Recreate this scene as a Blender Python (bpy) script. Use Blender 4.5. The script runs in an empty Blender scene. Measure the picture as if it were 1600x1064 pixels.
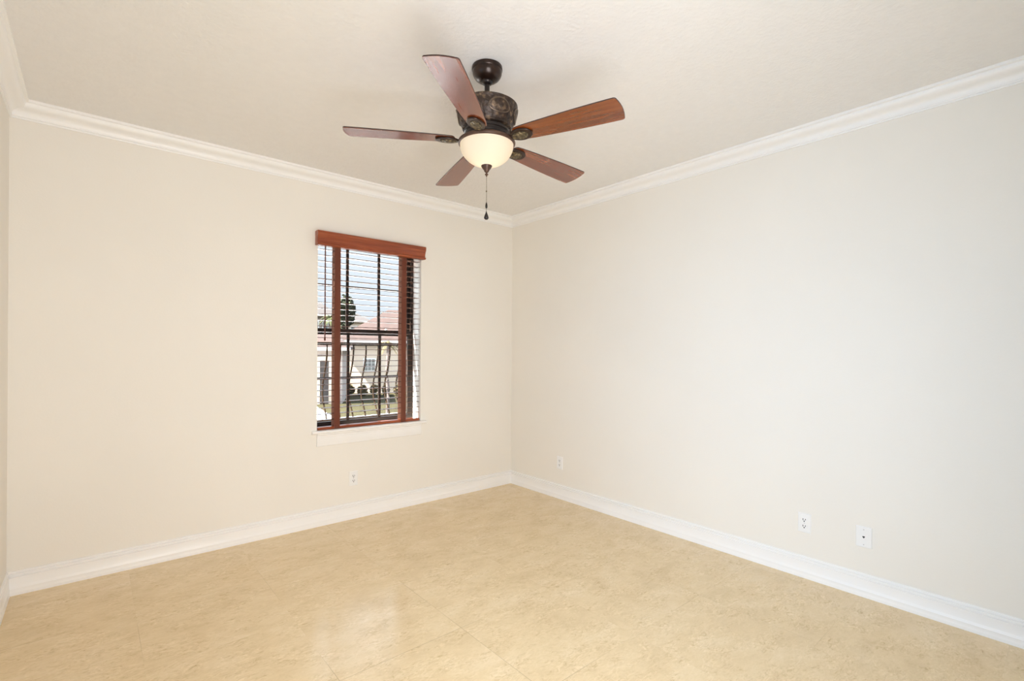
import bpy, bmesh, math, random
from mathutils import Vector, Matrix, Euler
random.seed(7)
S = bpy.context.scene
COL = S.collection
PI = math.pi

# ------------------------------------------------------------------ camera
F_PX, CX, CY = 764.965, 799.977, 547.243
YAW, ROLL = 0.709415, 0.006188
CAM = Vector((-3.3109, -3.8609, 1.3758))
fw = Vector((math.sin(YAW), math.cos(YAW), 0))
rt0 = Vector((math.cos(YAW), -math.sin(YAW), 0))
up0 = Vector((0, 0, 1))
rt = rt0*math.cos(ROLL) + up0*math.sin(ROLL)
up = up0*math.cos(ROLL) - rt0*math.sin(ROLL)
cd = bpy.data.cameras.new('camera')
cd.sensor_width = 36.0
cd.lens = F_PX/1600*36
cd.shift_x = (800-CX)/1600
cd.shift_y = (CY-532)/1600
cd.clip_start = 0.02
cd.clip_end = 500
cam = bpy.data.objects.new('camera', cd)
COL.objects.link(cam)
cam.matrix_world = Matrix(((rt.x, up.x, -fw.x, CAM.x), (rt.y, up.y, -fw.y, CAM.y), (rt.z, up.z, -fw.z, CAM.z), (0, 0, 0, 1)))
S.camera = cam

# ------------------------------------------------------------------ world, sun, portals, fill lamps, exposure
W = bpy.data.worlds.new('sky')
S.world = W
W.use_nodes = True
nt = W.node_tree
nt.nodes.clear()
o_ = nt.nodes.new('ShaderNodeOutputWorld')
bg = nt.nodes.new('ShaderNodeBackground')
tc = nt.nodes.new('ShaderNodeTexCoord')
sx = nt.nodes.new('ShaderNodeSeparateXYZ')
rp = nt.nodes.new('ShaderNodeValToRGB')
# pale at the horizon, a bright hazy band at the sun's height, deeper blue overhead
while len(rp.color_ramp.elements) < 5:
    rp.color_ramp.elements.new(0.5)
for el, (ps, k, c) in zip(rp.color_ramp.elements, ((0.0, 0.122, (0.86, 0.92, 1.0)), (0.23, 0.135, (0.84, 0.905, 1.0)), (0.40, 0.95, (0.80, 0.88, 1.0)), (0.62, 0.90, (0.74, 0.85, 1.0)), (1.0, 0.25, (0.45, 0.66, 1.0)))):
    el.position = ps
    el.color = (c[0]*k, c[1]*k, c[2]*k, 1)
nt.links.new(tc.outputs['Generated'], sx.inputs[0])
nt.links.new(sx.outputs['Z'], rp.inputs['Fac'])
nt.links.new(rp.outputs['Color'], bg.inputs['Color'])
bg.inputs['Strength'].default_value = 8.5
nt.links.new(bg.outputs[0], o_.inputs['Surface'])

def light(name, kind, loc, direction, energy, color, **kw):
    d = bpy.data.lights.new(name, kind)
    d.energy = energy
    d.color = color
    for k, v in kw.items():
        setattr(d, k, v)
    ob = bpy.data.objects.new(name, d)
    COL.objects.link(ob)
    ob.location = loc
    if direction is not None:
        ob.rotation_euler = Vector(direction).to_track_quat('-Z', 'Y').to_euler()
    return ob

light('sun', 'SUN', (-20, 20, 30), (0.60, -0.17, -0.78), 70.0, (1.0, 0.95, 0.88), angle=0.01)
# the two windows are portals for the sky's own light
for nm, loc, dr, sx_, sy_ in (('side_window_portal', (-3.83, -2.55, 1.47), (1, 0, 0), 2.0, 1.46), ('back_window_portal', (-1.53, 0.23, 1.5), (0, -1, 0), 0.92, 1.54)):
    lp = light(nm, 'AREA', loc, dr, 0.0, (1, 1, 1), shape='RECTANGLE', size=sx_, size_y=sy_)
    lp.data.cycles.is_portal = True
# added broad fill lamp in front of the solid wall behind the camera
light('behind_camera_fill', 'AREA', (-2.45, -3.93, 1.25), (0.42, 1, 0.10), 78, (0.985, 0.98, 1.0),
      shape='RECTANGLE', size=1.5, size_y=2.1, spread=math.radians(150))

# added blue lamp that boosts the assumed side window's light on the right wall
light('side_window_fill', 'AREA', (-3.70, -2.55, 1.47), (1, -0.16, -0.12), 10.5, (0.10, 0.50, 1.0), shape='RECTANGLE', size=1.9, size_y=1.36, spread=math.radians(90))

S.view_settings.view_transform = 'Standard'
S.view_settings.look = 'None'
S.view_settings.gamma = 1.0
S.view_settings.use_curve_mapping = False
S.view_settings.exposure = 0.0
S.cycles.use_denoising = True
S.cycles.max_bounces = 16
S.cycles.diffuse_bounces = 10
S.cycles.glossy_bounces = 6
S.cycles.transparent_max_bounces = 24
S.cycles.sample_clamp_indirect = 6.0
S.cycles.caustics_reflective = False
S.cycles.caustics_refractive = False

# ------------------------------------------------------------------ materials
def new_mat(name):
    m = bpy.data.materials.new(name)
    m.use_nodes = True
    n = m.node_tree
    return m, n, n.nodes['Principled BSDF']

def N(n, t, **kw):
    x = n.nodes.new(t)
    for k, v in kw.items():
        if k in x.inputs:
            x.inputs[k].default_value = v
        else:
            setattr(x, k, v)
    return x

def ramp(n, stops):
    r = n.nodes.new('ShaderNodeValToRGB')
    e = r.color_ramp.elements
    while len(e) < len(stops):
        e.new(0.5)
    for i, (p, c) in enumerate(stops):
        e[i].position = p
        e[i].color = (c[0], c[1], c[2], 1)
    return r

def coords(n, scale=(1, 1, 1), rot=(0, 0, 0)):
    t = n.nodes.new('ShaderNodeTexCoord')
    mp = n.nodes.new('ShaderNodeMapping')
    mp.inputs['Scale'].default_value = scale
    mp.inputs['Rotation'].default_value = rot
    n.links.new(t.outputs['Object'], mp.inputs['Vector'])
    return mp

def plain(name, col, rough=0.5, metal=0.0, var=0.0, vscale=8.0, bump=0.0, bscale=40.0, spec=0.5, ior=1.5):
    """a colour with slight mottling and an optional fine bump"""
    m, n, b = new_mat(name)
    b.inputs['Roughness'].default_value = rough
    b.inputs['Metallic'].default_value = metal
    b.inputs['Specular IOR Level'].default_value = spec
    b.inputs['IOR'].default_value = ior
    mp = coords(n)
    nz = N(n, 'ShaderNodeTexNoise', Scale=vscale, Detail=4.0)
    n.links.new(mp.outputs[0], nz.inputs['Vector'])
    lo = [c*(1-var) for c in col]
    hi = [min(1, c*(1+var)) for c in col]
    r = ramp(n, [(0.3, lo), (0.7, hi)])
    n.links.new(nz.outputs[0], r.inputs['Fac'])
    n.links.new(r.outputs['Color'], b.inputs['Base Color'])
    if bump:
        nb = N(n, 'ShaderNodeTexNoise', Scale=bscale, Detail=3.0)
        n.links.new(mp.outputs[0], nb.inputs['Vector'])
        bp = N(n, 'ShaderNodeBump', Strength=bump, Distance=0.01)
        n.links.new(nb.outputs[0], bp.inputs['Height'])
        n.links.new(bp.outputs[0], b.inputs['Normal'])
    return m

def wood(name, c0, c1, c2, scale=(2.0, 30, 30), rough=0.35, ior=1.5, bump=0.0):
    """grain runs along the object's local x"""
    m, n, b = new_mat(name)
    mp = coords(n, scale)
    n1 = N(n, 'ShaderNodeTexNoise', Scale=1.0, Detail=6.0, Roughness=0.62, Distortion=0.6)
    n.links.new(mp.outputs[0], n1.inputs['Vector'])
    mp2 = coords(n, (scale[0]*0.35, scale[1]*0.35, scale[2]*0.35))
    n2 = N(n, 'ShaderNodeTexNoise', Scale=1.0, Detail=2.0)
    n.links.new(mp2.outputs[0], n2.inputs['Vector'])
    mx = N(n, 'ShaderNodeMath', operation='MULTIPLY_ADD')
    n.links.new(n2.outputs[0], mx.inputs[0])
    mx.inputs[1].default_value = 0.5
    n.links.new(n1.outputs[0], mx.inputs[2])
    r = ramp(n, [(0.45, c0), (0.72, c1), (0.95, c2)])
    n.links.new(mx.outputs[0], r.inputs['Fac'])
    n.links.new(r.outputs['Color'], b.inputs['Base Color'])
    b.inputs['Roughness'].default_value = rough
    b.inputs['IOR'].default_value = ior
    return m

def tile_floor():
    m, n, b = new_mat('travertine_tile')
    # tile grid: joints every 0.605 m in x and 0.594 m in y
    t = n.nodes.new('ShaderNodeTexCoord')
    sp = n.nodes.new('ShaderNodeSeparateXYZ')
    n.links.new(t.outputs['Object'], sp.inputs[0])
    def joint(axis, off, pitch, half):
        a = N(n, 'ShaderNodeMath', operation='ADD'); a.inputs[1].default_value = off
        n.links.new(sp.outputs[axis], a.inputs[0])
        d = N(n, 'ShaderNodeMath', operation='DIVIDE'); d.inputs[1].default_value = pitch
        n.links.new(a.outputs[0], d.inputs[0])
        f = N(n, 'ShaderNodeMath', operation='FRACT')
        n.links.new(d.outputs[0], f.inputs[0])
        s = N(n, 'ShaderNodeMath', operation='SUBTRACT'); s.inputs[1].default_value = 0.5
        n.links.new(f.outputs[0], s.inputs[0])
        ab = N(n, 'ShaderNodeMath', operation='ABSOLUTE')
        n.links.new(s.outputs[0], ab.inputs[0])
        g = N(n, 'ShaderNodeMath', operation='GREATER_THAN'); g.inputs[1].default_value = 0.5 - half/pitch
        n.links.new(ab.outputs[0], g.inputs[0])
        fl = N(n, 'ShaderNodeMath', operation='FLOOR')
        n.links.new(d.outputs[0], fl.inputs[0])
        return g, fl
    jx, ix = joint('X', 0.700, 0.608, 0.0014)
    jy, iy = joint('Y', 0.080, 0.594, 0.0014)
    jm = N(n, 'ShaderNodeMath', operation='MAXIMUM')
    n.links.new(jx.outputs[0], jm.inputs[0]); n.links.new(jy.outputs[0], jm.inputs[1])
    # joints fade in and out where the grout is flush and matches the tile
    mp0 = coords(n, (1.3, 1.3, 1.3))
    nf = N(n, 'ShaderNodeTexNoise', Scale=1.0, Detail=1.0)
    n.links.new(mp0.outputs[0], nf.inputs['Vector'])
    rf = ramp(n, [(0.50, (0.03, 0.03, 0.03)), (0.66, (0.55, 0.55, 0.55))])
    n.links.new(nf.outputs[0], rf.inputs['Fac'])
    jf = N(n, 'ShaderNodeMath', operation='MULTIPLY')
    n.links.new(jm.outputs[0], jf.inputs[0]); n.links.new(rf.outputs['Color'], jf.inputs[1])
    # shift the veining from tile to tile
    cb = n.nodes.new('ShaderNodeCombineXYZ')
    n.links.new(ix.outputs[0], cb.inputs[0]); n.links.new(iy.outputs[0], cb.inputs[1])
    wn = N(n, 'ShaderNodeTexWhiteNoise', noise_dimensions='2D')
    n.links.new(cb.outputs[0], wn.inputs['Vector'])
    va = N(n, 'ShaderNodeVectorMath', operation='SCALE'); va.inputs['Scale'].default_value = 3.0
    n.links.new(wn.outputs['Color'], va.inputs[0])
    def noise(scale, rot, sc, detail, rough, dist=0.0):
        mp = coords(n, scale, (0, 0, rot))
        ad = N(n, 'ShaderNodeVectorMath', operation='ADD')
        n.links.new(mp.outputs[0], ad.inputs[0]); n.links.new(va.outputs[0], ad.inputs[1])
        z = N(n, 'ShaderNodeTexNoise', Scale=sc, Detail=detail, Roughness=rough, Distortion=dist)
        n.links.new(ad.outputs[0], z.inputs['Vector'])
        return z
    big = noise((1, 1.7, 1), 0.7, 4.5, 6.0, 0.62, 0.4)
    fine = noise((1, 2.2, 1), 0.7, 26.0, 8.0, 0.72, 1.4)
    r1 = ramp(n, [(0.30, (0.665, 0.515, 0.310)), (0.50, (0.725, 0.573, 0.355)), (0.72, (0.77, 0.627, 0.415))])
    n.links.new(big.outputs[0], r1.inputs['Fac'])
    r2 = ramp(n, [(0.34, (0.72, 0.66, 0.58)), (0.435, (0.92, 0.90, 0.87)), (0.53, (1, 1, 1)), (0.66, (1.13, 1.15, 1.20))])
    n.links.new(fine.outputs[0], r2.inputs['Fac'])
    mu = N(n, 'ShaderNodeMix', data_type='RGBA', blend_type='MULTIPLY')
    patch = noise((1, 1.4, 1), 0.7, 7.0, 3.0, 0.6, 0.6)       # the flecks gather in patches
    rpt = ramp(n, [(0.42, (0.25,)*3), (0.62, (1.0,)*3)])
    n.links.new(patch.outputs[0], rpt.inputs['Fac'])
    n.links.new(rpt.outputs['Color'], mu.inputs[0])
    n.links.new(r1.outputs['Color'], mu.inputs[6]); n.links.new(r2.outputs['Color'], mu.inputs[7])
    gm = N(n, 'ShaderNodeMix', data_type='RGBA')
    gm.inputs[7].default_value = (0.34, 0.25, 0.16, 1)
    n.links.new(jf.outputs[0], gm.inputs[0]); n.links.new(mu.outputs[2], gm.inputs[6])
    n.links.new(gm.outputs[2], b.inputs['Base Color'])
    rr = ramp(n, [(0.3, (0.20,)*3), (0.7, (0.14,)*3)])
    n.links.new(fine.outputs[0], rr.inputs['Fac'])
    n.links.new(rr.outputs['Color'], b.inputs['Roughness'])
    b.inputs['IOR'].default_value = 1.5
    bp = N(n, 'ShaderNodeBump', Strength=0.03, Distance=0.004)
    n.links.new(fine.outputs[0], bp.inputs['Height'])
    n.links.new(bp.outputs[0], b.inputs['Normal'])
    return m

def glass_mat():
    m = bpy.data.materials.new('window_glass')
    m.use_nodes = True
    n = m.node_tree
    n.nodes.clear()
    o = n.nodes.new('ShaderNodeOutputMaterial')
    mx = n.nodes.new('ShaderNodeMixShader')
    tr = n.nodes.new('ShaderNodeBsdfTransparent')
    tr.inputs['Color'].default_value = (0.93, 0.95, 0.95, 1)
    gl = n.nodes.new('ShaderNodeBsdfGlossy')
    gl.inputs['Roughness'].default_value = 0.0
    fr = n.nodes.new('ShaderNodeFresnel')
    fr.inputs['IOR'].default_value = 1.35
    ge = n.nodes.new('ShaderNodeNewGeometry')                # reflect on the face the ray enters by
    sb = N(n, 'ShaderNodeMath', operation='SUBTRACT'); sb.inputs[0].default_value = 1.0
    ml = N(n, 'ShaderNodeMath', operation='MULTIPLY')
    n.links.new(ge.outputs['Backfacing'], sb.inputs[1])
    n.links.new(sb.outputs[0], ml.inputs[0]); n.links.new(fr.outputs[0], ml.inputs[1])
    n.links.new(ml.outputs[0], mx.inputs[0]); n.links.new(tr.outputs[0], mx.inputs[1]); n.links.new(gl.outputs[0], mx.inputs[2])
    n.links.new(mx.outputs[0], o.inputs['Surface'])
    return m

def bowl_mat():
    """frosted alabaster glass lit from inside by the bulb"""
    m = bpy.data.materials.new('frosted_lamp_glass')
    m.use_nodes = True
    n = m.node_tree
    n.nodes.clear()
    o = n.nodes.new('ShaderNodeOutputMaterial')
    mx = n.nodes.new('ShaderNodeMixShader'); mx.inputs[0].default_value = 0.35
    t = n.nodes.new('ShaderNodeBsdfTranslucent'); t.inputs['Color'].default_value = (1.0, 0.90, 0.74, 1)
    d = n.nodes.new('ShaderNodeBsdfDiffuse'); d.inputs['Color'].default_value = (0.92, 0.86, 0.76, 1)
    ad = n.nodes.new('ShaderNodeAddShader')
    e = n.nodes.new('ShaderNodeEmission'); e.inputs['Color'].default_value = (1.0, 0.86, 0.64, 1); e.inputs['Strength'].default_value = 0.14
    n.links.new(t.outputs[0], mx.inputs[1]); n.links.new(d.outputs[0], mx.inputs[2])
    n.links.new(mx.outputs[0], ad.inputs[0]); n.links.new(e.outputs[0], ad.inputs[1])
    n.links.new(ad.outputs[0], o.inputs['Surface'])
    return m

def roof_tile_mat(name, c):
    m, n, b = new_mat(name)
    mp = coords(n)
    wv = N(n, 'ShaderNodeTexWave', Scale=2.2, Distortion=0.6, Detail=1.0)
    n.links.new(mp.outputs[0], wv.inputs['Vector'])
    nz = N(n, 'ShaderNodeTexNoise', Scale=1.6, Detail=4.0)
    n.links.new(mp.outputs[0], nz.inputs['Vector'])
    r1 = ramp(n, [(0.0, [v*0.72 for v in c]), (0.6, c)])
    n.links.new(wv.outputs[0], r1.inputs['Fac'])
    r2 = ramp(n, [(0.35, (0.78, 0.72, 0.68)), (0.65, (1.1, 1.05, 1.0))])
    n.links.new(nz.outputs[0], r2.inputs['Fac'])
    mu = N(n, 'ShaderNodeMix', data_type='RGBA', blend_type='MULTIPLY'); mu.inputs[0].default_value = 1.0
    n.links.new(r1.outputs['Color'], mu.inputs[6]); n.links.new(r2.outputs['Color'], mu.inputs[7])
    n.links.new(mu.outputs[2], b.inputs['Base Color'])
    b.inputs['Roughness'].default_value = 0.85
    return m

M = {}
M['wall'] = plain('cream_wall_paint', (0.815, 0.787, 0.735), 0.75, var=0.012, vscale=1.5, bump=0.04, bscale=90, spec=0.25)
M['ceiling'] = plain('white_textured_ceiling', (0.80, 0.79, 0.78), 0.85, var=0.012, vscale=20, bump=0.30, bscale=55, spec=0.2)
M['trim'] = plain('white_trim_paint', (0.87, 0.865, 0.86), 0.35, var=0.008)
M['floor'] = tile_floor()
M['bronze'] = plain('oil_rubbed_bronze', (0.028, 0.014, 0.009), 0.28, metal=0.35, var=0.35, vscale=30)
M['bronze_dark'] = plain('dark_bronze_metal', (0.022, 0.016, 0.014), 0.3, metal=0.4, var=0.3, vscale=20)
def antique(name, dark, mid, gold, vscale, bump, bscale, rough=0.42):
    """cast metal whose raised grain keeps a worn golden colour"""
    m = plain(name, mid, rough, metal=0.4, bump=bump, bscale=bscale)
    n = m.node_tree
    r = [x for x in n.nodes if x.type == 'VALTORGB'][0]
    e = r.color_ramp.elements
    e.new(0.5)
    for el, (p_, c_) in zip(e, ((0.36, dark), (0.56, mid), (0.74, gold))):
        el.position = p_; el.color = (*c_, 1)
    [x for x in n.nodes if x.type == 'TEX_NOISE' and x.outputs[0].links and x.outputs[0].links[0].to_node == r][0].inputs['Scale'].default_value = vscale
    return m
M['housing'] = antique('antiqued_bronze_casting', (0.022, 0.013, 0.009), (0.045, 0.027, 0.018), (0.20, 0.13, 0.075), 42, 0.9, 36)
M['scroll'] = plain('worn_bronze_scroll', (0.12, 0.085, 0.060), 0.35, metal=0.5, var=0.3, vscale=60)
M['fitter'] = plain('brown_bronze_ring', (0.075, 0.038, 0.024), 0.4, metal=0.3, var=0.25, vscale=25)
M['medallion'] = antique('olive_gold_casting', (0.030, 0.022, 0.012), (0.13, 0.095, 0.048), (0.42, 0.33, 0.18), 95, 1.0, 90, 0.38)
M['blade'] = wood('varnished_walnut_blade', (0.060, 0.010, 0.001), (0.160, 0.029, 0.002), (0.23, 0.052, 0.006), (2.2, 34, 34), 0.20, 2.1)
M['blade_edge'] = plain('dark_blade_edge', (0.035, 0.014, 0.010), 0.4, var=0.2)
M['cherry'] = wood('cherry_wood_stain', (0.14, 0.026, 0.009), (0.26, 0.055, 0.018), (0.36, 0.095, 0.036), (3, 60, 60), 0.28)
M['dark_cherry'] = plain('dark_cherry_stain', (0.10, 0.022, 0.010), 0.3, var=0.15, vscale=30)
M['slat'] = wood('cherry_slat', (0.10, 0.045, 0.030), (0.15, 0.075, 0.052), (0.21, 0.115, 0.085), (3, 60, 60), 0.15, 1.7)
M['tape'] = plain('rust_cloth_tape', (0.24, 0.070, 0.040), 0.8, var=0.10, vscale=250)
n = M['tape'].node_tree
tl = N(n, 'ShaderNodeBsdfTranslucent', Color=(0.46, 0.33, 0.27, 1))
mx = N(n, 'ShaderNodeMixShader'); mx.inputs[0].default_value = 0.5
n.links.new(n.nodes['Principled BSDF'].outputs[0], mx.inputs[1]); n.links.new(tl.outputs[0], mx.inputs[2])
n.links.new(mx.outputs[0], n.nodes['Material Output'].inputs['Surface'])
M['plate'] = plain('white_plastic', (0.84, 0.84, 0.84), 0.3, var=0.005)
M['slot'] = plain('black_slot', (0.012, 0.012, 0.012), 0.6)
M['screw'] = plain('painted_screw', (0.60, 0.60, 0.60), 0.35, metal=0.2)
M['window_bronze'] = plain('dark_bronze_window_frame', (0.022, 0.012, 0.008), 0.5, var=0.15, spec=0.3)
M['glass'] = glass_mat()
M['bowl'] = bowl_mat()
M['iron'] = plain('brown_black_iron', (0.020, 0.011, 0.005), 0.8, var=0.25, vscale=12, spec=0.1)
M['stucco'] = plain('beige_stucco', (0.46, 0.37, 0.285), 0.9, var=0.06, vscale=0.8)
M['stucco_grey'] = plain('greige_stucco', (0.22, 0.185, 0.165), 0.9, var=0.06, vscale=0.8)
M['stone'] = plain('white_stone_ledge', (0.82, 0.80, 0.78), 0.8, var=0.03, vscale=3)
M['concrete'] = plain('pale_concrete_drive', (0.72, 0.71, 0.70), 0.9, var=0.06, vscale=0.5)
M['grass'] = plain('dry_lawn', (0.024, 0.0205, 0.0085), 0.95, var=0.25, vscale=1.2, spec=0.1)
M['leaf'] = plain('dark_tree_leaf', (0.032, 0.036, 0.020), 0.8, var=0.4, vscale=2.0, spec=0.2)
M['leaf_light'] = plain('pale_green_leaf', (0.055, 0.060, 0.022), 0.8, var=0.35, vscale=2.0, spec=0.2)
M['hedge'] = plain('olive_brown_hedge_leaf', (0.075, 0.058, 0.028), 0.85, var=0.4, vscale=3.0, spec=0.2)
M['bark'] = plain('grey_pink_bark', (0.06, 0.045, 0.04), 0.9, var=0.3, vscale=6.0)
M['roof'] = roof_tile_mat('terracotta_roof_tile', (0.027, 0.0098, 0.0058))
M['roof_brown'] = roof_tile_mat('faded_brown_roof_tile', (0.017, 0.0105, 0.008))
M['pane_dark'] = plain('dark_house_window', (0.08, 0.085, 0.08), 0.15, var=0.2)
M['shutter_trim'] = plain('white_house_trim', (0.55, 0.52, 0.49), 0.7)
M['doorway_shade'] = plain('dark_doorway_shade', (0.02, 0.015, 0.013), 0.8)  # shade inside the doorway put into the colour

# ------------------------------------------------------------------ mesh helpers
def nb():
    return bmesh.new()

def box(bm, x0, x1, y0, y1, z0, z1):
    v = [bm.verts.new(p) for p in ((x0, y0, z0), (x1, y0, z0), (x1, y1, z0), (x0, y1, z0), (x0, y0, z1), (x1, y0, z1), (x1, y1, z1), (x0, y1, z1))]
    for f in ((3, 2, 1, 0), (4, 5, 6, 7), (0, 1, 5, 4), (1, 2, 6, 5), (2, 3, 7, 6), (3, 0, 4, 7)):
        bm.faces.new([v[i] for i in f])

def loft(bm, rings, close_u=True, cap0=True, cap1=True):
    vs = [[bm.verts.new(p) for p in r] for r in rings]
    k = len(rings[0])
    for a, b in zip(vs, vs[1:]):
        for i in range(k if close_u else k-1):
            j = (i+1) % k
            bm.faces.new((a[i], a[j], b[j], b[i]))
    if cap0:
        bm.faces.new(list(reversed(vs[0])))
    if cap1:
        bm.faces.new(vs[-1])

def lathe(bm, prof, seg=48, cap0=True, cap1=True, c=(0, 0, 0)):
    rings = [[(c[0]+r*math.cos(2*PI*i/seg), c[1]+r*math.sin(2*PI*i/seg), c[2]+z) for i in range(seg)] for r, z in prof]
    loft(bm, rings, True, cap0, cap1)

def tube(bm, pts, r, seg=10):
    pts = [Vector(p) for p in pts]
    rings = []
    for i, p in enumerate(pts):
        d = (pts[min(i+1, len(pts)-1)] - pts[max(i-1, 0)]).normalized()
        a = d.cross(Vector((0, 0, 1)))
        if a.length < 1e-3:
            a = d.cross(Vector((1, 0, 0)))
        a.normalize()
        b = d.cross(a)
        rr = r[i] if isinstance(r, (list, tuple)) else r
        rings.append([p + (a*math.cos(2*PI*k/seg) + b*math.sin(2*PI*k/seg))*rr for k in range(seg)])
    loft(bm, rings)

def plate(bm, outline, z0, z1):
    """flat plate with the given xy outline"""
    loft(bm, [[(x, y, z0) for x, y in outline], [(x, y, z1) for x, y in outline]])

def tag(o, label=None, cat=None, group=None, kind=None):
    if label: o['label'] = label
    if cat: o['category'] = cat
    if group: o['group'] = group
    if kind: o['kind'] = kind
    return o

def obj(name, bm, mat, parent=None, smooth=40, bevel=0.0, segs=2, loc=None, rot=None):
    bmesh.ops.recalc_face_normals(bm, faces=bm.faces[:])
    me = bpy.data.meshes.new(name)
    bm.to_mesh(me)
    bm.free()
    if smooth:
        for p in me.polygons:
            p.use_smooth = True
        me.set_sharp_from_angle(angle=math.radians(smooth))
    me.materials.append(M[mat] if isinstance(mat, str) else mat)
    o = bpy.data.objects.new(name, me)
    COL.objects.link(o)
    if parent: o.parent = parent
    if loc: o.location = loc
    if rot: o.rotation_euler = rot
    if bevel:
        md = o.modifiers.new('bevel', 'BEVEL')
        md.width = bevel; md.segments = segs; md.limit_method = 'ANGLE'; md.angle_limit = math.radians(40)
    return o

def empty(name, loc, rz=0.0, label=None, cat=None, group=None, kind=None):
    o = bpy.data.objects.new(name, None)
    COL.objects.link(o)
    o.location = loc
    o.rotation_euler = (0, 0, rz)
    o.empty_display_size = 0.1
    return tag(o, label, cat, group, kind)

def copy_tree(o, parent=None):
    c = o.copy()
    COL.objects.link(c)
    if parent: c.parent = parent
    for ch in [x for x in COL.objects if x.parent == o]:
        copy_tree(ch, c)
    return c

def struct(name, bm, mat, parent=None, **kw):
    o = obj(name, bm, mat, parent, **kw)
    if parent is None: o['kind'] = 'structure'
    return o

# ------------------------------------------------------------------ room shell
RW, RD, RH, TH = 3.662, 3.97, 2.74, 0.20
WX0, WX1, WZ0, WZ1 = -1.984, -1.075, 0.735, 2.262      # window opening in the back wall
bm = nb(); box(bm, -RW-TH, TH, -RD-TH, TH+0.02, -0.20, 0); struct('floor', bm, 'floor', smooth=0)
bm = nb(); box(bm, -RW-TH, TH, -RD-TH, TH, RH, RH+0.2); struct('ceiling', bm, 'ceiling', smooth=0)

def wall_with_hole(name, a0, a1, h0, h1, z0, z1, place):
    """one mesh: a wall slab a0..a1 with a rectangular opening; place maps (along, through, z)"""
    bm = nb()
    A = [a0, h0, h1, a1]; Z = [0, z0, z1, RH]
    grid = {}
    for t in (0, 1):
        for i, a in enumerate(A):
            for k, z in enumerate(Z):
                grid[t, i, k] = bm.verts.new(place(a, t*TH, z))
    for t in (0, 1):
        for i in range(3):
            for k in range(3):
                if (i, k) != (1, 1):
                    bm.faces.new([grid[t, i, k], grid[t, i+1, k], grid[t, i+1, k+1], grid[t, i, k+1]])
    def strip(p, q):
        bm.faces.new([grid[0, *p], grid[0, *q], grid[1, *q], grid[1, *p]])
    for i in range(3):
        strip((i, 0), (i+1, 0)); strip((i, 3), (i+1, 3)); strip((0, i), (0, i+1)); strip((3, i), (3, i+1))
    strip((1, 1), (2, 1)); strip((1, 2), (2, 2)); strip((1, 1), (1, 2)); strip((2, 1), (2, 2))
    return struct(name, bm, 'wall', smooth=0)

wall_with_hole('wall_back', -RW-TH, TH, WX0, WX1, WZ0, WZ1, lambda a, t, z: (a, t, z))
wall_with_hole('wall_left', -RD-TH, 0, -3.55, -1.55, 0.74, 2.20, lambda a, t, z: (-RW-t, a, z))
bm = nb(); box(bm, 0, TH, -RD-TH, 0, 0, RH); struct('wall_right', bm, 'wall', smooth=0)
bm = nb(); box(bm, -RW, 0, -RD-TH, -RD, 0, RH); struct('wall_front', bm, 'wall', smooth=0)

def moulding(name, prof, wall, mat='trim', zbase=0.0, sgn=1, cap=True):
    """profile (distance from wall, z) swept along a wall with mitred ends"""
    bm = nb()
    A, B = [], []
    for d, z in prof:
        if wall == 'back':
            A.append((-RW+d, -d, z)); B.append((-d, -d, z))
        elif wall == 'right':
            A.append((-d, -d, z)); B.append((-d, -RD+d, z))
        elif wall == 'left':
            A.append((-RW+d, -RD+d, z)); B.append((-RW+d, -d, z))
        else:
            A.append((-d, -RD+d, z)); B.append((-RW+d, -RD+d, z))
    loft(bm, [A, B])
    return struct(name, bm, mat, smooth=28)

BASE = [(0, 0), (0.0157, 0), (0.0157, 0.010), (0.0148, 0.020), (0.0140, 0.0225), (0.0140, 0.038), (0.0125, 0.0405), (0.0118, 0.050),
        (0.0105, 0.0525), (0.0105, 0.098), (0.0045, 0.1005), (0.0045, 0.1050), (0.0118, 0.1065), (0.0122, 0.1110), (0.0110, 0.1150),
        (0.0035, 0.1170), (0.0035, 0.1208), (0.0098, 0.1222), (0.0098, 0.1265), (0.0075, 0.1305), (0.004, 0.1317), (0, 0.1317)]
def crown_prof():
    p = [(0, -0.0936), (0.007, -0.0936), (0.0085, -0.0905), (0.0085, -0.0880), (0.0060, -0.0868), (0.0060, -0.0850), (0.0105, -0.0840),
         (0.0125, -0.0805), (0.0125, -0.0775), (0.0105, -0.0765), (0.0105, -0.0748)]
    for i in range(1, 12):                       # ogee between the beads
        t = i/12
        p.append((0.0105 + 0.0585*t - 0.0060*math.sin(2*PI*t), -0.0748 + 0.0568*t + 0.0055*math.sin(2*PI*t)))
    p += [(0.0690, -0.0180), (0.0690, -0.0160), (0.0740, -0.0150), (0.0815, -0.0135), (0.0822, -0.0110), (0.0822, 0.0), (0, 0)]
    return [(d, RH+z) for d, z in p]
for w in ('back', 'right', 'left', 'front'):
    moulding('baseboard_'+w, BASE, w)
for i, w in enumerate(('back', 'right', 'left', 'front')):
    moulding('trim_%d' % (i+1), crown_prof(), w)

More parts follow.
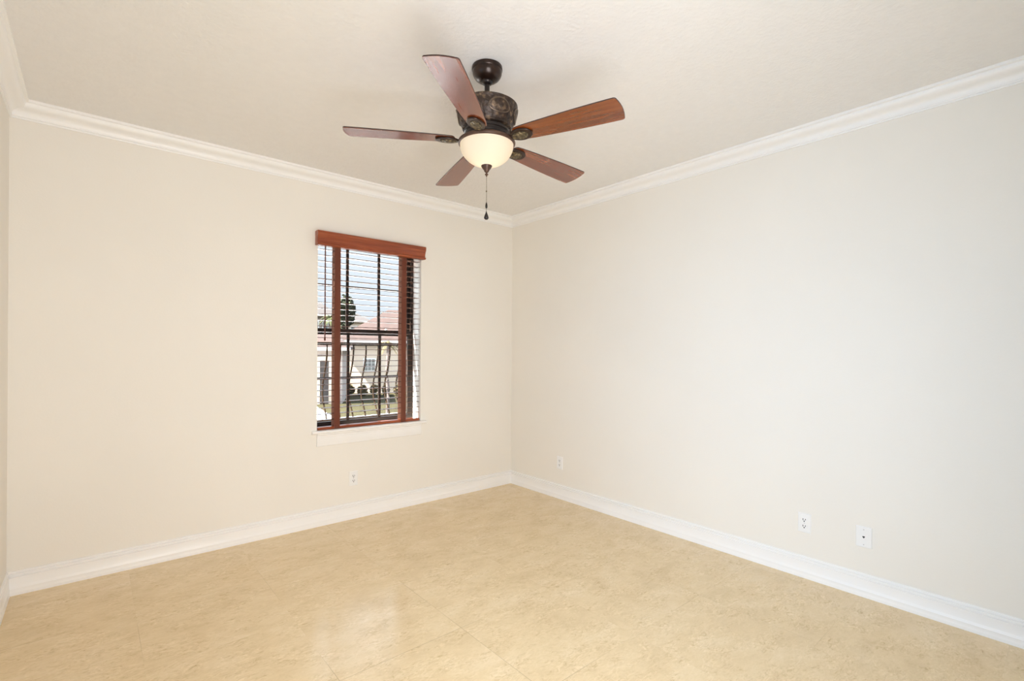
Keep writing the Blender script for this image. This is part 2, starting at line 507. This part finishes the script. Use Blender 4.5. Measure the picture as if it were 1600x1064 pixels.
# ------------------------------------------------------------------ window in the back wall
FY0, FY1 = 0.140, 0.196                                   # frame depth
w1 = empty('window_1', (0, 0, 0), kind='structure')
def frame_bm(x0, x1, z0, z1, wl, wr, wb, wt, y0, y1):
    bm = nb()
    o = [(x0, z0), (x1, z0), (x1, z1), (x0, z1)]
    i = [(x0+wl, z0+wb), (x1-wr, z0+wb), (x1-wr, z1-wt), (x0+wl, z1-wt)]
    V = {}
    for k in range(4):
        V['o', k, 0] = bm.verts.new((o[k][0], y0, o[k][1])); V['o', k, 1] = bm.verts.new((o[k][0], y1, o[k][1]))
        V['i', k, 0] = bm.verts.new((i[k][0], y0, i[k][1])); V['i', k, 1] = bm.verts.new((i[k][0], y1, i[k][1]))
    for k in range(4):
        j = (k+1) % 4
        bm.faces.new([V['o', k, 0], V['o', j, 0], V['i', j, 0], V['i', k, 0]])
        bm.faces.new([V['o', k, 1], V['o', j, 1], V['i', j, 1], V['i', k, 1]])
        bm.faces.new([V['o', k, 0], V['o', j, 0], V['o', j, 1], V['o', k, 1]])
        bm.faces.new([V['i', k, 0], V['i', j, 0], V['i', j, 1], V['i', k, 1]])
    return bm
MX = (-1.677, -1.394)
obj('window_frame', frame_bm(WX0, WX1, WZ0, WZ1, 0.020, 0.022, 0.024, 0.024, FY0, FY1), 'window_bronze', w1, bevel=0.002)
us = obj('upper_sash', frame_bm(WX0+0.014, WX1-0.016, 1.497, WZ1-0.02, 0.030, 0.034, 0.046, 0.030, FY0+0.030, FY1-0.004), 'window_bronze', w1, bevel=0.002)
ls = obj('lower_sash', frame_bm(WX0+0.014, WX1-0.016, WZ0+0.014, 1.545, 0.030, 0.034, 0.036, 0.050, FY0+0.002, FY0+0.028), 'window_bronze', w1, bevel=0.002)
for sash, yc, zm, z0, z1 in ((us, FY0+0.040, 1.900, 1.545, WZ1-0.05), (ls, FY0+0.015, 1.137, 0.785, 1.497)):
    for mx in MX:
        bm = nb(); box(bm, mx-0.011, mx+0.011, yc-0.006, yc+0.006, z0, z1); obj('muntin', bm, 'window_bronze', sash)
    bm = nb(); box(bm, WX0+0.04, WX1-0.05, yc-0.0055, yc+0.0055, zm-0.010, zm+0.010); obj('muntin', bm, 'window_bronze', sash)
    bm = nb(); box(bm, WX0+0.03, WX1-0.035, yc+0.006, yc+0.009, z0-0.01, z1+0.01); obj('pane', bm, 'glass', sash, smooth=0)
bm = nb(); lathe(bm, [(0.0, 0), (0.011, 0), (0.011, 0.008), (0.006, 0.012), (0.0, 0.012)][1:4], 12)
obj('sash_lock', bm, 'screw', ls, loc=(-1.335, FY0+0.015, 1.545))

# stool and apron under the window
bm = nb()
pr = [(0.150, 0.742), (-0.030, 0.742), (-0.037, 0.738), (-0.040, 0.731), (-0.038, 0.724), (-0.030, 0.720), (-0.026, 0.718), (0.150, 0.718)]
def xprism(bm, prof, x0, x1):
    loft(bm, [[(x0, y, z) for y, z in prof], [(x1, y, z) for y, z in prof]])
xprism(bm, [(0.0, 0.742), (-0.030, 0.742), (-0.037, 0.738), (-0.040, 0.731), (-0.038, 0.724), (-0.030, 0.719), (0.0, 0.719)], -2.030, -1.030)
box(bm, WX0+0.001, WX1-0.001, -0.001, FY0, 0.7362, 0.742)
struct('trim_5', bm, 'trim', smooth=30)
bm = nb()
xprism(bm, [(0, 0.7185), (-0.026, 0.7185), (-0.026, 0.711), (-0.020, 0.706), (-0.0175, 0.700), (-0.0175, 0.690), (-0.0150, 0.688), (-0.0150, 0.640),
            (-0.0125, 0.634), (-0.0125, 0.624), (-0.009, 0.6195), (0, 0.6195)], -1.987, -1.073)
struct('trim_6', bm, 'trim', smooth=30)

# side window beside the photographer, out of view
w2 = empty('window_2', (0, 0, 0), kind='structure')
def yz(bm):
    for v in bm.verts:
        v.co = Vector((-RW - v.co.y, v.co.x, v.co.z))
    return bm
obj('window_frame', yz(frame_bm(-3.55, -1.55, 0.74, 2.20, 0.05, 0.05, 0.05, 0.05, 0.12, 0.18)), 'window_bronze', w2)
bm = nb(); box(bm, -2.565, -2.535, 0.13, 0.17, 0.79, 2.15); obj('mullion', yz(bm), 'window_bronze', w2)
bm = nb(); box(bm, -3.505, -1.595, 0.148, 0.152, 0.785, 2.155); obj('pane', yz(bm), 'glass', w2, smooth=0)

# ------------------------------------------------------------------ wooden blind
bl = empty('window_blind', (-1.5295, 0.03, 0.742), label='cherry wood window blind with open slats, rust cloth tapes and moulded valance', cat='blind')
def L(bm, off=(1.5295, -0.03, -0.742)):
    bmesh.ops.translate(bm, verts=bm.verts[:], vec=off)
    return bm
bm = nb()
vp = [(0.0, 2.178), (-0.052, 2.176), (-0.060, 2.180), (-0.0615, 2.187), (-0.058, 2.193), (-0.050, 2.196), (-0.0485, 2.205), (-0.050, 2.222), (-0.056, 2.240),
      (-0.0625, 2.250), (-0.0645, 2.256), (-0.066, 2.272), (-0.0655, 2.282), (-0.060, 2.287), (0.0, 2.287)]
xprism(bm, vp, -2.006, -1.062)
obj('valance', L(bm), 'cherry', bl, smooth=35, bevel=0.0015)
bm = nb(); box(bm, WX0+0.006, WX1-0.006, 0.004, 0.058, 2.205, 2.255); obj('headrail', L(bm), 'cherry', bl)
bm = nb()
zs, k = 2.160, 0
while zs > 0.79:
    # slightly crowned slat
    pr = []
    for i in range(7):
        y = 0.006 + 0.050*i/6
        pr.append((y, zs + 0.0012*(1-((i-3)/3)**2)))
    pr2 = [(y, z-0.0036) for y, z in reversed(pr)]
    xprism(bm, pr+pr2, WX0+0.008, WX1-0.008)
    zs -= 0.0462
obj('slats', L(bm), 'slat', bl, smooth=30)
bm = nb()
xprism(bm, [(0.004, 0.7445), (0.058, 0.7445), (0.059, 0.748), (0.059, 0.760), (0.056, 0.764), (0.006, 0.764), (0.003, 0.760), (0.003, 0.748)], WX0+0.008, WX1-0.008)
obj('bottom_rail', L(bm), 'cherry', bl, smooth=30)
for x in (-1.827, -1.2415):
    for y0, y1 in ((0.0005, 0.0018), (0.0600, 0.0613)):
        bm = nb(); box(bm, x-0.0235, x+0.0235, y0, y1, 0.7455, 2.22); obj('ladder_tape', L(bm), 'tape', bl)
bm = nb()
tube(bm, [(-1.931, -0.012, 2.205), (-1.931, -0.012, 1.475)], 0.0052, 8)
lathe(bm, [(0.0042, 1.475), (0.0065, 1.468), (0.0075, 1.455), (0.0055, 1.443), (0.002, 1.440)], 10, c=(-1.931, -0.012, 0))
obj('tilt_wand', L(bm), 'dark_cherry', bl)

# ------------------------------------------------------------------ ceiling fan
DEP = 2.36
fc = CAM + (fw + rt*((761.3-CX)/F_PX) - up*((107-CY)/F_PX))*DEP
fan = empty('ceiling_fan', (fc.x, fc.y, RH), label='bronze ceiling fan with five walnut blades and lit frosted bowl light', cat='fan')
Z = lambda z: z - RH
bm = nb()
lathe(bm, [(0.070, Z(2.7395)), (0.0725, Z(2.738)), (0.0735, Z(2.730)), (0.0735, Z(2.722)), (0.0720, Z(2.7195)), (0.0705, Z(2.718)), (0.0708, Z(2.714)), (0.070, Z(2.704)),
           (0.066, Z(2.694)), (0.059, Z(2.684)), (0.049, Z(2.676)), (0.037, Z(2.671)), (0.030, Z(2.670)), (0.028, Z(2.673))], 56)
obj('canopy', bm, 'bronze', fan)
bm = nb()
lathe(bm, [(0.026, Z(2.674)), (0.0275, Z(2.668)), (0.026, Z(2.662)), (0.021, Z(2.656)), (0.014, Z(2.6525)), (0.0125, Z(2.652)), (0.0125, Z(2.565)), (0.022, Z(2.563)), (0.024, Z(2.552)), (0.024, Z(2.545))], 32)
obj('downrod', bm, 'bronze_dark', fan)
bm = nb()
lathe(bm, [(0.02, Z(2.549)), (0.100, Z(2.551)), (0.143, Z(2.549)), (0.1478, Z(2.546)), (0.1485, Z(2.543)), (0.1470, Z(2.540)), (0.1462, Z(2.530)), (0.1455, Z(2.515)), (0.1440, Z(2.500)),
           (0.1405, Z(2.485)), (0.1340, Z(2.470)), (0.1255, Z(2.458)), (0.1195, Z(2.452)), (0.1185, Z(2.447)), (0.1200, Z(2.443)), (0.1190, Z(2.438)), (0.112, Z(2.436)), (0.05, Z(2.436))], 72)
mh = obj('motor_housing', bm, 'housing', fan)
# raised scroll panels cast into the housing
def housing_r(z):
    pts = [(2.540, 0.1470), (2.530, 0.1462), (2.515, 0.1455), (2.500, 0.1440), (2.485, 0.1405), (2.470, 0.1340), (2.458, 0.1255)]
    for (za, ra), (zb_, rb) in zip(pts, pts[1:]):
        if zb_ <= z <= za:
            return ra + (rb-ra)*(za-z)/(za-zb_)
    return pts[-1][1]
for q in range(6):
    a0 = 2*PI*q/6 + 0.30
    bm = nb()
    pts = []
    for i in range(29):
        t = i/28*2*PI
        a = a0 + 0.36*math.sin(t)*(1-0.25*math.cos(t))
        z = 2.499 + 0.030*math.cos(t)
        r = housing_r(z) + 0.001
        pts.append((r*math.cos(a), r*math.sin(a), Z(z)))
    tube(bm, pts, 0.0034, 6)
    obj('scroll_panel', bm, 'scroll', mh)
bm = nb()
lathe(bm, [(0.06, Z(2.437)), (0.103, Z(2.4365)), (0.1085, Z(2.432)), (0.1085, Z(2.420)), (0.104, Z(2.417)), (0.104, Z(2.408)), (0.107, Z(2.404)), (0.106, Z(2.396)), (0.098, Z(2.390)), (0.05, Z(2.388))], 56)
obj('blade_hub', bm, 'bronze_dark', fan)
bm = nb()
lathe(bm, [(0.085, Z(2.392)), (0.110, Z(2.389)), (0.1300, Z(2.3835)), (0.1365, Z(2.378)), (0.1380, Z(2.372)), (0.1360, Z(2.366)), (0.1310, Z(2.3635)), (0.124, Z(2.364)), (0.118, Z(2.370)), (0.08, Z(2.372))], 72)
obj('light_fitter_ring', bm, 'fitter', fan)
bm = nb()
pf = []
for i in range(19):
    t = (PI/2)*i/18
    pf.append((max(0.129*math.cos(t)**0.94, 0.010) if i < 18 else 0.010, Z(2.366) - 0.104*math.sin(t)))
lathe(bm, pf, 72, cap0=False, cap1=False)
bowl = obj('glass_bowl', bm, 'bowl', fan, smooth=180)
bm = nb()
lathe(bm, [(0.012, Z(2.268)), (0.024, Z(2.2665)), (0.0265, Z(2.263)), (0.0250, Z(2.258)), (0.019, Z(2.249)), (0.0135, Z(2.242)), (0.0115, Z(2.237)), (0.0085, Z(2.233)), (0.005, Z(2.231)),
           (0.0045, Z(2.226)), (0.0085, Z(2.223)), (0.0080, Z(2.220)), (0.0035, Z(2.217)), (0.003, Z(2.212))], 32)
obj('finial', bm, 'fitter', fan)
bm = nb()
zc = 2.213
while zc > 2.088:
    lathe(bm, [(0.0004, Z(zc)), (0.0013, Z(zc-0.0008)), (0.0013, Z(zc-0.0024)), (0.0004, Z(zc-0.0032))], 6)
    zc -= 0.0034
lathe(bm, [(0.001, Z(2.146)), (0.0032, Z(2.143)), (0.0032, Z(2.139)), (0.001, Z(2.136))], 10)
ch = obj('pull_chain', bm, 'medallion', fan)
bm = nb()
lathe(bm, [(0.0015, Z(2.088)), (0.0035, Z(2.083)), (0.0052, Z(2.074)), (0.0056, Z(2.066)), (0.0045, Z(2.061)), (0.0012, Z(2.058)), (0.0010, Z(2.047)), (0.0018, Z(2.044)), (0.0040, Z(2.036)),
           (0.0085, Z(2.025)), (0.0112, Z(2.016)), (0.0108, Z(2.010)), (0.0070, Z(2.0055)), (0.001, Z(2.004))], 20)
obj('pull_fob', bm, 'bronze_dark', ch)
light('fan_bulb', 'POINT', (fc.x, fc.y, 2.320), None, 0.17, (1.0, 0.86, 0.66), shadow_soft_size=0.03)

ZB, PHI, RT_, HW, TAU = 2.3802, -1.2254, 0.660, 0.0716, 0.168
WOBBLE = Matrix(((1, 0, 0, 0), (0, 1, 0, 0), (-0.0268, -0.0121, 1, 0), (0, 0, 0, 1)))   # the blade set hangs slightly out of true
hang = (WOBBLE.to_3x3() @ Vector((1, 0, 0))).normalized(), (WOBBLE.to_3x3() @ Vector((0, 1, 0))).normalized()
zax = hang[0].cross(hang[1]).normalized()
yax = zax.cross(hang[0])
HANG = Matrix((hang[0], yax, zax)).transposed()
def blade_rot(a):
    return (HANG @ Euler((-TAU, 0, a)).to_matrix()).to_euler()
def blade_outline():
    r0 = 0.150
    pts = []
    w0 = 0.046
    # root, rounded
    for i in range(9):
        t = -PI/2 - PI*i/8
        pts.append((r0 + 0.022 + 0.022*math.cos(t), w0*math.sin(t)))
    # lower to upper goes: root from -w to +w, then the +y side out to the tip
    def hw(x):
        t = min(1, max(0, (x-r0)/(RT_-r0)))
        return w0 + (HW-w0)*(1-(1-t)**1.7)
    up_ = [(x, hw(x)) for x in [r0+0.022+(RT_-0.016-r0-0.022)*i/16 for i in range(1, 17)]]
    tip = []
    for i in range(6):
        t = PI/2*(1-i/5)
        tip.append((RT_-0.014+0.014*math.cos(t), HW-0.014+0.014*math.sin(t)))
    arc = [(RT_+0.008*(1-(y/(HW-0.014))**2), y) for y in [ (HW-0.014)*(1-2*i/10) for i in range(1, 10)]]
    tip2 = [(x, -y) for x, y in reversed(tip)]
    dn = [(x, -y) for x, y in reversed(up_)]
    return pts + up_ + tip + arc + tip2 + dn
outl = blade_outline()
bm = nb()
plate(bm, outl, 0.0, 0.0062)
b0 = obj('blade', bm, 'blade', fan, bevel=0.0015, loc=(0, 0, Z(ZB)), rot=blade_rot(PHI))
b0.data.materials.append(M['blade_edge'])
for p in b0.data.polygons:
    if abs(p.normal.z) < 0.5:
        p.material_index = 1
# blade iron: oval bracket under the blade with an arm to the hub
def oval(x0, x1, w, n=32, sharp=1.0):
    xc, a = (x0+x1)/2, (x1-x0)/2
    return [(xc+a*math.cos(2*PI*i/n), w*math.copysign(abs(math.sin(2*PI*i/n))**sharp, math.sin(2*PI*i/n))) for i in range(n)]
bm = nb()
plate(bm, oval(0.132, 0.246, 0.041), -0.0090, -0.0002)
rings = []
for x, z, w in ((0.095, 0.024, 0.012), (0.108, 0.016, 0.012), (0.122, 0.004, 0.013), (0.134, -0.004, 0.015), (0.150, -0.006, 0.018)):
    rings.append([(x, -w, z-0.005), (x, w, z-0.005), (x, w, z+0.004), (x, -w, z+0.004)])
loft(bm, rings)
obj('blade_iron', bm, 'bronze', b0, bevel=0.003, segs=3)
bm = nb()
n_ = 30
rs = []
for f_, z_ in ((1.0, -0.0095), (0.97, -0.0125), (0.86, -0.0135), (0.80, -0.0120), (0.55, -0.0150), (0.2, -0.0162)):
    ring = []
    for i in range(n_):
        t = 2*PI*i/n_                                   # a leaf, pointed towards the hub
        ring.append((0.184 + 0.040*f_*math.cos(t), 0.028*f_*math.sin(t)*(0.5+0.5*math.cos(t*0.5-0 if t < PI else (2*PI-t)*0.5))**0.35, z_))
    rs.append(ring)
loft(bm, rs)
obj('leaf_medallion', bm, 'medallion', b0, smooth=50)
kids = [c for c in COL.objects if c.parent == b0]
for k in range(1, 5):
    c = b0.copy(); COL.objects.link(c)
    c.rotation_euler = blade_rot(PHI + 2*PI*k/5)
    for kd in kids:
        d = kd.copy(); COL.objects.link(d); d.parent = c

# ------------------------------------------------------------------ outlets and jack plate
def cover(bm, w, h, t=0.0056):
    """bevelled cover plate on the plane y=0 facing -y"""
    def rect(a, b, y): return [(-a, y, -b), (a, y, -b), (a, y, b), (-a, y, b)]
    loft(bm, [rect(w/2, h/2, 0), rect(w/2, h/2, -t*0.45), rect(w/2-0.003, h/2-0.003, -t), rect(w/2-0.02, h/2-0.02, -t-0.0002)])

def outlet(x, z, label):
    r = empty('electrical_outlet', (0, 0, 0), label=label, cat='outlet')
    bm = nb(); cover(bm, 0.072, 0.116); obj('cover_plate', bm, 'plate', r, smooth=20)
    for s in (1, -1):
        bm = nb()
        out = []
        for i in range(28):
            t = 2*PI*i/28
            out.append((0.0172*math.cos(t), max(-0.0136, min(0.0136, 0.0172*math.sin(t)))))
        loft(bm, [[(px, -0.0056, s*0.0195+pz) for px, pz in out], [(px*0.97, -0.0078, s*0.0195+pz*0.97) for px, pz in out]])
        rc = obj('receptacle', bm, 'plate', r, smooth=30)
        bm = nb()
        box(bm, -0.0084, -0.0050, -0.0084, -0.0070, s*0.0195-0.002, s*0.0195+0.0085)
        box(bm, 0.0050, 0.0084, -0.0084, -0.0070, s*0.0195-0.001, s*0.0195+0.0080)
        lathe(bm, [(0.0036, -0.0008), (0.0036, 0.0008)], 10)
        for v in bm.verts[-20:]:
            v.co = Vector((v.co.x, -0.0076+v.co.z, s*0.0195-0.0075+v.co.y))
        obj('slots', bm, 'slot', rc, smooth=0)
    bm = nb(); lathe(bm, [(0.0032, 0.0), (0.0030, 0.0010), (0.0018, 0.0014)], 12)
    obj('screw', bm, 'screw', r, rot=(PI/2, 0, 0), loc=(0, -0.0056, 0))
    return r
o1 = outlet(0, 0, 'white electrical outlet low on the wall under the window')
o1.location = (-1.690, 0, 0.326)
o2 = copy_tree(o1)
o2['label'] = 'white electrical outlet on the right wall close to the far room corner'
o2.location = (0, -0.700, 0.332); o2.rotation_euler = (0, 0, -PI/2)
o3 = copy_tree(o1)
o3['label'] = 'white electrical outlet beside the jack plate on the right wall'
o3.location = (0, -2.7600, 0.332); o3.rotation_euler = (0, 0, -PI/2)
for o in (o1, o2, o3): o['group'] = 'electrical outlets above the baseboards'
jp = empty('jack_plate', (0, -3.063, 0.335), -PI/2, label='white wall plate with a single black phone jack in its centre', cat='wall plate')
bm = nb(); cover(bm, 0.076, 0.116); obj('cover_plate', bm, 'plate', jp, smooth=20)
bm = nb(); box(bm, -0.0085, 0.0085, -0.0066, -0.0050, -0.009, 0.009); obj('jack_frame', bm, 'plate', jp, bevel=0.001)
bm = nb()
box(bm, -0.0058, 0.0058, -0.0069, -0.0060, -0.0012, 0.0055); box(bm, -0.0030, 0.0030, -0.0069, -0.0060, -0.0058, -0.0010)
obj('jack_socket', bm, 'slot', jp, smooth=0)
for s in (1, -1):
    bm = nb(); lathe(bm, [(0.0034, 0.0), (0.0032, 0.0010), (0.0018, 0.0014)], 12)
    obj('screw', bm, 'screw', jp, rot=(PI/2, 0, 0), loc=(0, -0.0056, s*0.042))

# ------------------------------------------------------------------ outside: ledge, railing, ground, houses
GZ = -2.80
bm = nb(); box(bm, -2.6, -0.5, TH+0.021, 0.47, 0.55, 0.763); struct('trim_7', bm, 'stone', smooth=0)
jr = empty('juliet_railing', (-1.53, 0.30, 0.763), label='dark iron belly railing with curved bars outside the window', cat='railing')
def JL(bm): 
    bmesh.ops.translate(bm, verts=bm.verts[:], vec=(1.53, -0.30, -0.763)); return bm
bm = nb(); box(bm, -2.35, -0.70, 0.288, 0.312, 1.408, 1.436); obj('top_rail', JL(bm), 'iron', jr, bevel=0.003)
bm = nb(); box(bm, -2.35, -0.70, 0.290, 0.310, 0.764, 0.779); obj('bottom_rail', JL(bm), 'iron', jr, bevel=0.002)
x = -2.262
while x < -0.75:
    bm = nb()
    pts = []
    for i in range(17):
        t = i/16
        z = 1.41 - 0.638*t
        s = max(0.0, (t-0.06)/0.94)
        pts.append((x, 0.30 + 0.105*math.sin(PI*s**1.35)**1.4 if s > 0 else 0.30, z))
    tube(bm, pts, 0.0075, 8)
    obj('baluster', JL(bm), 'iron', jr)
    x += 0.1155
# overhangs: one above the back window, one added outside the side wall
bm = nb(); box(bm, -5.3, 1.5, TH+0.021, 0.445, 2.95, 3.07); struct('shading_eave', bm, 'trim', smooth=0)
bm = nb(); box(bm, -RW-TH-1.45, -RW-TH, -RD-1.0, 0.4, 2.50, 2.62); struct('shading_eave', bm, 'trim', smooth=0)  # unseen overhang added to keep sun out of the side window
bm = nb(); box(bm, -90, 110, -60, 190, GZ-0.3, GZ); struct('ground', bm, 'grass', smooth=0)

VD = Vector((0.43, 0.90, 0)).normalized()                 # outward along the street
VR = Vector((VD.y, -VD.x, 0))
HROT = math.atan2(VR.y, VR.x)
def at(px, py, dep):
    return CAM + (fw + rt*((px-CX)/F_PX) - up*((py-CY)/F_PX))*dep

def house(name, px, dep, w, d, h, rise, mat, roof, label, windows, over=0.6, door=None, ridge=0.35):
    p = at(px, CY, dep)
    r = empty(name, (p.x, p.y, GZ), HROT, label=label, cat='house', group=None)
    bm = nb(); box(bm, -w/2, w/2, 0, d, 0, h); obj('walls', bm, mat, r, smooth=0)
    bm = nb()
    e = over
    b_ = [bm.verts.new(q) for q in ((-w/2-e, -e, h), (w/2+e, -e, h), (w/2+e, d+e, h), (-w/2-e, d+e, h))]
    f_ = [bm.verts.new((v.co.x, v.co.y, h+0.22)) for v in b_]
    rl = max(0.2, w*ridge)
    t_ = [bm.verts.new((-rl/2, d/2, h+rise)), bm.verts.new((rl/2, d/2, h+rise))]
    bm.faces.new(b_[::-1])
    for i in range(4):
        j = (i+1) % 4
        bm.faces.new([b_[i], b_[j], f_[j], f_[i]])
    bm.faces.new([f_[0], f_[1], t_[1], t_[0]]); bm.faces.new([f_[1], f_[2], t_[1]])
    bm.faces.new([f_[2], f_[3], t_[0], t_[1]]); bm.faces.new([f_[3], f_[0], t_[0]])
    obj('roof', bm, roof, r, smooth=0)
    bm = nb(); box(bm, -w/2-e-0.02, w/2+e+0.02, -e-0.04, -e+0.04, h-0.08, h+0.16); obj('fascia', bm, 'shutter_trim', r, smooth=0)
    for (wx, wz, ww, wh) in windows:
        bm = nb(); box(bm, wx-ww/2-0.1, wx+ww/2+0.1, -0.08, 0.02, wz-0.1, wz+wh+0.1); f = obj('window_frame', bm, 'shutter_trim', r, smooth=0)
        bm = nb()
        nx, nz = 3, 3
        for i in range(nx):
            for k in range(nz):
                gx, gz = ww/nx, wh/nz
                box(bm, wx-ww/2+gx*i+0.03, wx-ww/2+gx*(i+1)-0.03, -0.11, -0.07, wz+gz*k+0.03, wz+gz*(k+1)-0.03)
        obj('window_panes', bm, 'pane_dark', f, smooth=0)
    if door:
        dx, dw, dh = door
        bm = nb(); box(bm, dx-dw/2-0.25, dx+dw/2+0.25, -0.12, 0.02, 0, dh+0.3); f = obj('door_surround', bm, 'stucco', r, smooth=0)
        bm = nb(); box(bm, dx-dw/2, dx+dw/2, -0.16, -0.10, 0.02, dh); obj('doorway_dark_slab', bm, 'doorway_shade', f, smooth=0)  # dark slab in place of the shaded doorway interior
    return r

house('house', 645, 48, 13.3, 9, 4.85, 3.5, 'stucco', 'roof', 'beige stucco house with orange tile roof straight across the lawn',
      [(-4.05, 2.15, 1.0, 1.1), (-0.6, 2.15, 1.0, 1.1), (3.0, 2.15, 1.0, 1.1)])
house('house', 487, 37, 4.4, 6, 4.15, 1.6, 'stucco_grey', 'roof', 'near beige house with dark doorway and low tile roof past the left lawn', [], door=(0.92, 0.62, 3.3))
house('house', 476, 64, 7.0, 9, 8.6, 2.2, 'stucco_grey', 'roof_brown', 'tall grey house with brown tile roof rising behind the near left house',
      [(1.2, 6.4, 0.9, 1.4), (2.7, 6.4, 0.9, 1.4), (1.9, 3.4, 1.6, 1.4)])
house('house', 547, 85, 5.6, 9, 9.0, 1.7, 'stucco', 'roof_brown', 'distant two storey house with faded roof between the tree and the palm',
      [(0.6, 6.9, 0.9, 1.2), (2.0, 6.9, 0.9, 1.2)])

def foliage(bm, c, rad, n, size, rnd):
    """many small leaf quads spread through a lumpy crown"""
    for i in range(n):
        v = Vector((rnd.gauss(0, 1), rnd.gauss(0, 1), rnd.gauss(0, 1))).normalized() * (0.55+0.5*rnd.random())
        p = Vector((c[0]+v.x*rad[0], c[1]+v.y*rad[1], c[2]+v.z*rad[2]))
        a = Vector((rnd.gauss(0, 1), rnd.gauss(0, 1), rnd.gauss(0, 1))).normalized()
        b = a.cross(Vector((rnd.gauss(0, 1), rnd.gauss(0, 1), rnd.gauss(0, 1)))).normalized()
        s = size*(0.6+0.8*rnd.random())
        q = [bm.verts.new(p+a*s), bm.verts.new(p+b*s*0.6), bm.verts.new(p-a*s), bm.verts.new(p-b*s*0.6)]
        bm.faces.new(q)

def tree(name, px, dep, z, rad, mat, label, n=900, size=0.3, seed=1, group=None):
    rnd = random.Random(seed)
    p = at(px, CY, dep)
    r = empty(name, (p.x, p.y, GZ), label=label, cat='tree', group=group)
    bm = nb(); tube(bm, [(0, 0, 0), (0.05, 0, (z-GZ)*0.5), (0, 0, z-GZ)], [0.22, 0.17, 0.08], 8); obj('trunk', bm, 'bark', r)
    bm = nb()
    for k in range(5):
        c = (rnd.uniform(-.45, .45)*rad[0], rnd.uniform(-.45, .45)*rad[1], z-GZ+rnd.uniform(-.45, .45)*rad[2])
        foliage(bm, c, [q*0.65 for q in rad], n//5, size, rnd)
    obj('foliage', bm, mat, r, smooth=0)
    return r

def palm(px, dep, z, L_, mat, label, seed, trunk=0.18, nf=16):
    rnd = random.Random(seed)
    p = at(px, CY, dep)
    r = empty('palm_tree', (p.x, p.y, GZ), label=label, cat='palm')
    hgt = z-GZ
    bm = nb()
    tube(bm, [(0, 0, 0)] + [(0.03*math.sin(i), 0.03*math.cos(i*1.3), hgt*i/8) for i in range(1, 9)], [trunk*1.3]+[trunk*(1+0.12*(i % 2)) for i in range(1, 9)], 10)
    obj('trunk', bm, 'bark', r)
    for k in range(nf):
        a = 2*PI*k/nf + rnd.uniform(-.15, .15)
        el = rnd.uniform(-0.2, 1.0)
        bm = nb()
        prev = None
        pts = []
        for i in range(9):
            t = i/8
            rr = L_*t*math.cos(el)
            zz = hgt + L_*(t*math.sin(el) - 0.75*t*t)
            pts.append(Vector((rr*math.cos(a), rr*math.sin(a), zz)))
        side = Vector((-math.sin(a), math.cos(a), 0))
        tube(bm, pts, [0.03*(1-0.8*i/8) for i in range(9)], 5)
        for i in range(1, 9):
            for f in range(3):
                q = pts[i-1].lerp(pts[i], f/3)
                d = (pts[i]-pts[i-1]).normalized()
                for s in (1, -1):
                    e = q + side*s*L_*0.22*math.sin(PI*(0.12+0.8*(i-1+f/3)/8)) + d*L_*0.10 - Vector((0, 0, L_*0.07))
                    v = [bm.verts.new(q-d*0.03), bm.verts.new(q+d*0.03), bm.verts.new(e)]
                    bm.faces.new(v)
        obj('frond', bm, mat, r, smooth=0)
    return r

tree('shade_tree', 539, 57, 5.3, (1.0, 1.0, 2.5), 'leaf', 'dark green tree standing between the tall grey house and distant house', 1500, 0.28, 3)
palm(516, 54, 4.9, 1.3, 'leaf_light', 'pale green palm in front of the tall grey house', 5)
palm(604, 72, 6.6, 1.5, 'leaf', 'thin palm rising behind the orange roof', 8, 0.12)
palm(606, 31, 1.75, 0.75, 'hedge', 'pinkish trunked palm growing before the beige stucco house', 11, 0.10, 12)
for i, (px, hh, rr) in enumerate(((530, 1.5, 0.85), (548, 1.15, 0.75), (566, 1.35, 0.8), (585, 1.1, 0.75), (603, 1.3, 0.75), (623, 1.1, 0.75))):
    rnd = random.Random(20+i)
    p = at(px, CY, 44 + 0.5*(i % 2))
    r = empty('shrub', (p.x, p.y, GZ), cat='shrub', group='shrubs along the foot of the beige stucco house',
              label=('leftmost', 'second from left', 'third from left', 'third from right', 'second from right', 'rightmost')[i] + ' olive brown shrub along the foot of the beige stucco house')
    bm = nb(); tube(bm, [(0, 0, 0), (0, 0, hh*0.6)], [0.06, 0.03], 6); obj('stem', bm, 'bark', r)
    bm = nb(); [foliage(bm, (rnd.uniform(-.2, .2)*rr, rnd.uniform(-.2, .2)*rr, hh*rnd.uniform(.30, .58)), (rr*0.38, rr*0.36, hh*0.32), 170, 0.12, rnd) for _k in range(4)]; obj('foliage', bm, 'hedge', r, smooth=0)
# pale concrete drive, extended out of view as a reflector for the fan blades
bm = nb()
q = [(-14, 0.6)] + [(v.x, v.y) for v in (at(430, CY, 50), at(470, CY, 42), at(496, CY, 35.1), at(520, CY, 30.2), at(560, CY, 29), at(680, CY, 27))] + [(22, 12), (14, 0.6)]
plate(bm, q, GZ+0.001, GZ+0.03)
struct('driveway_reflector', bm, 'concrete', smooth=0)
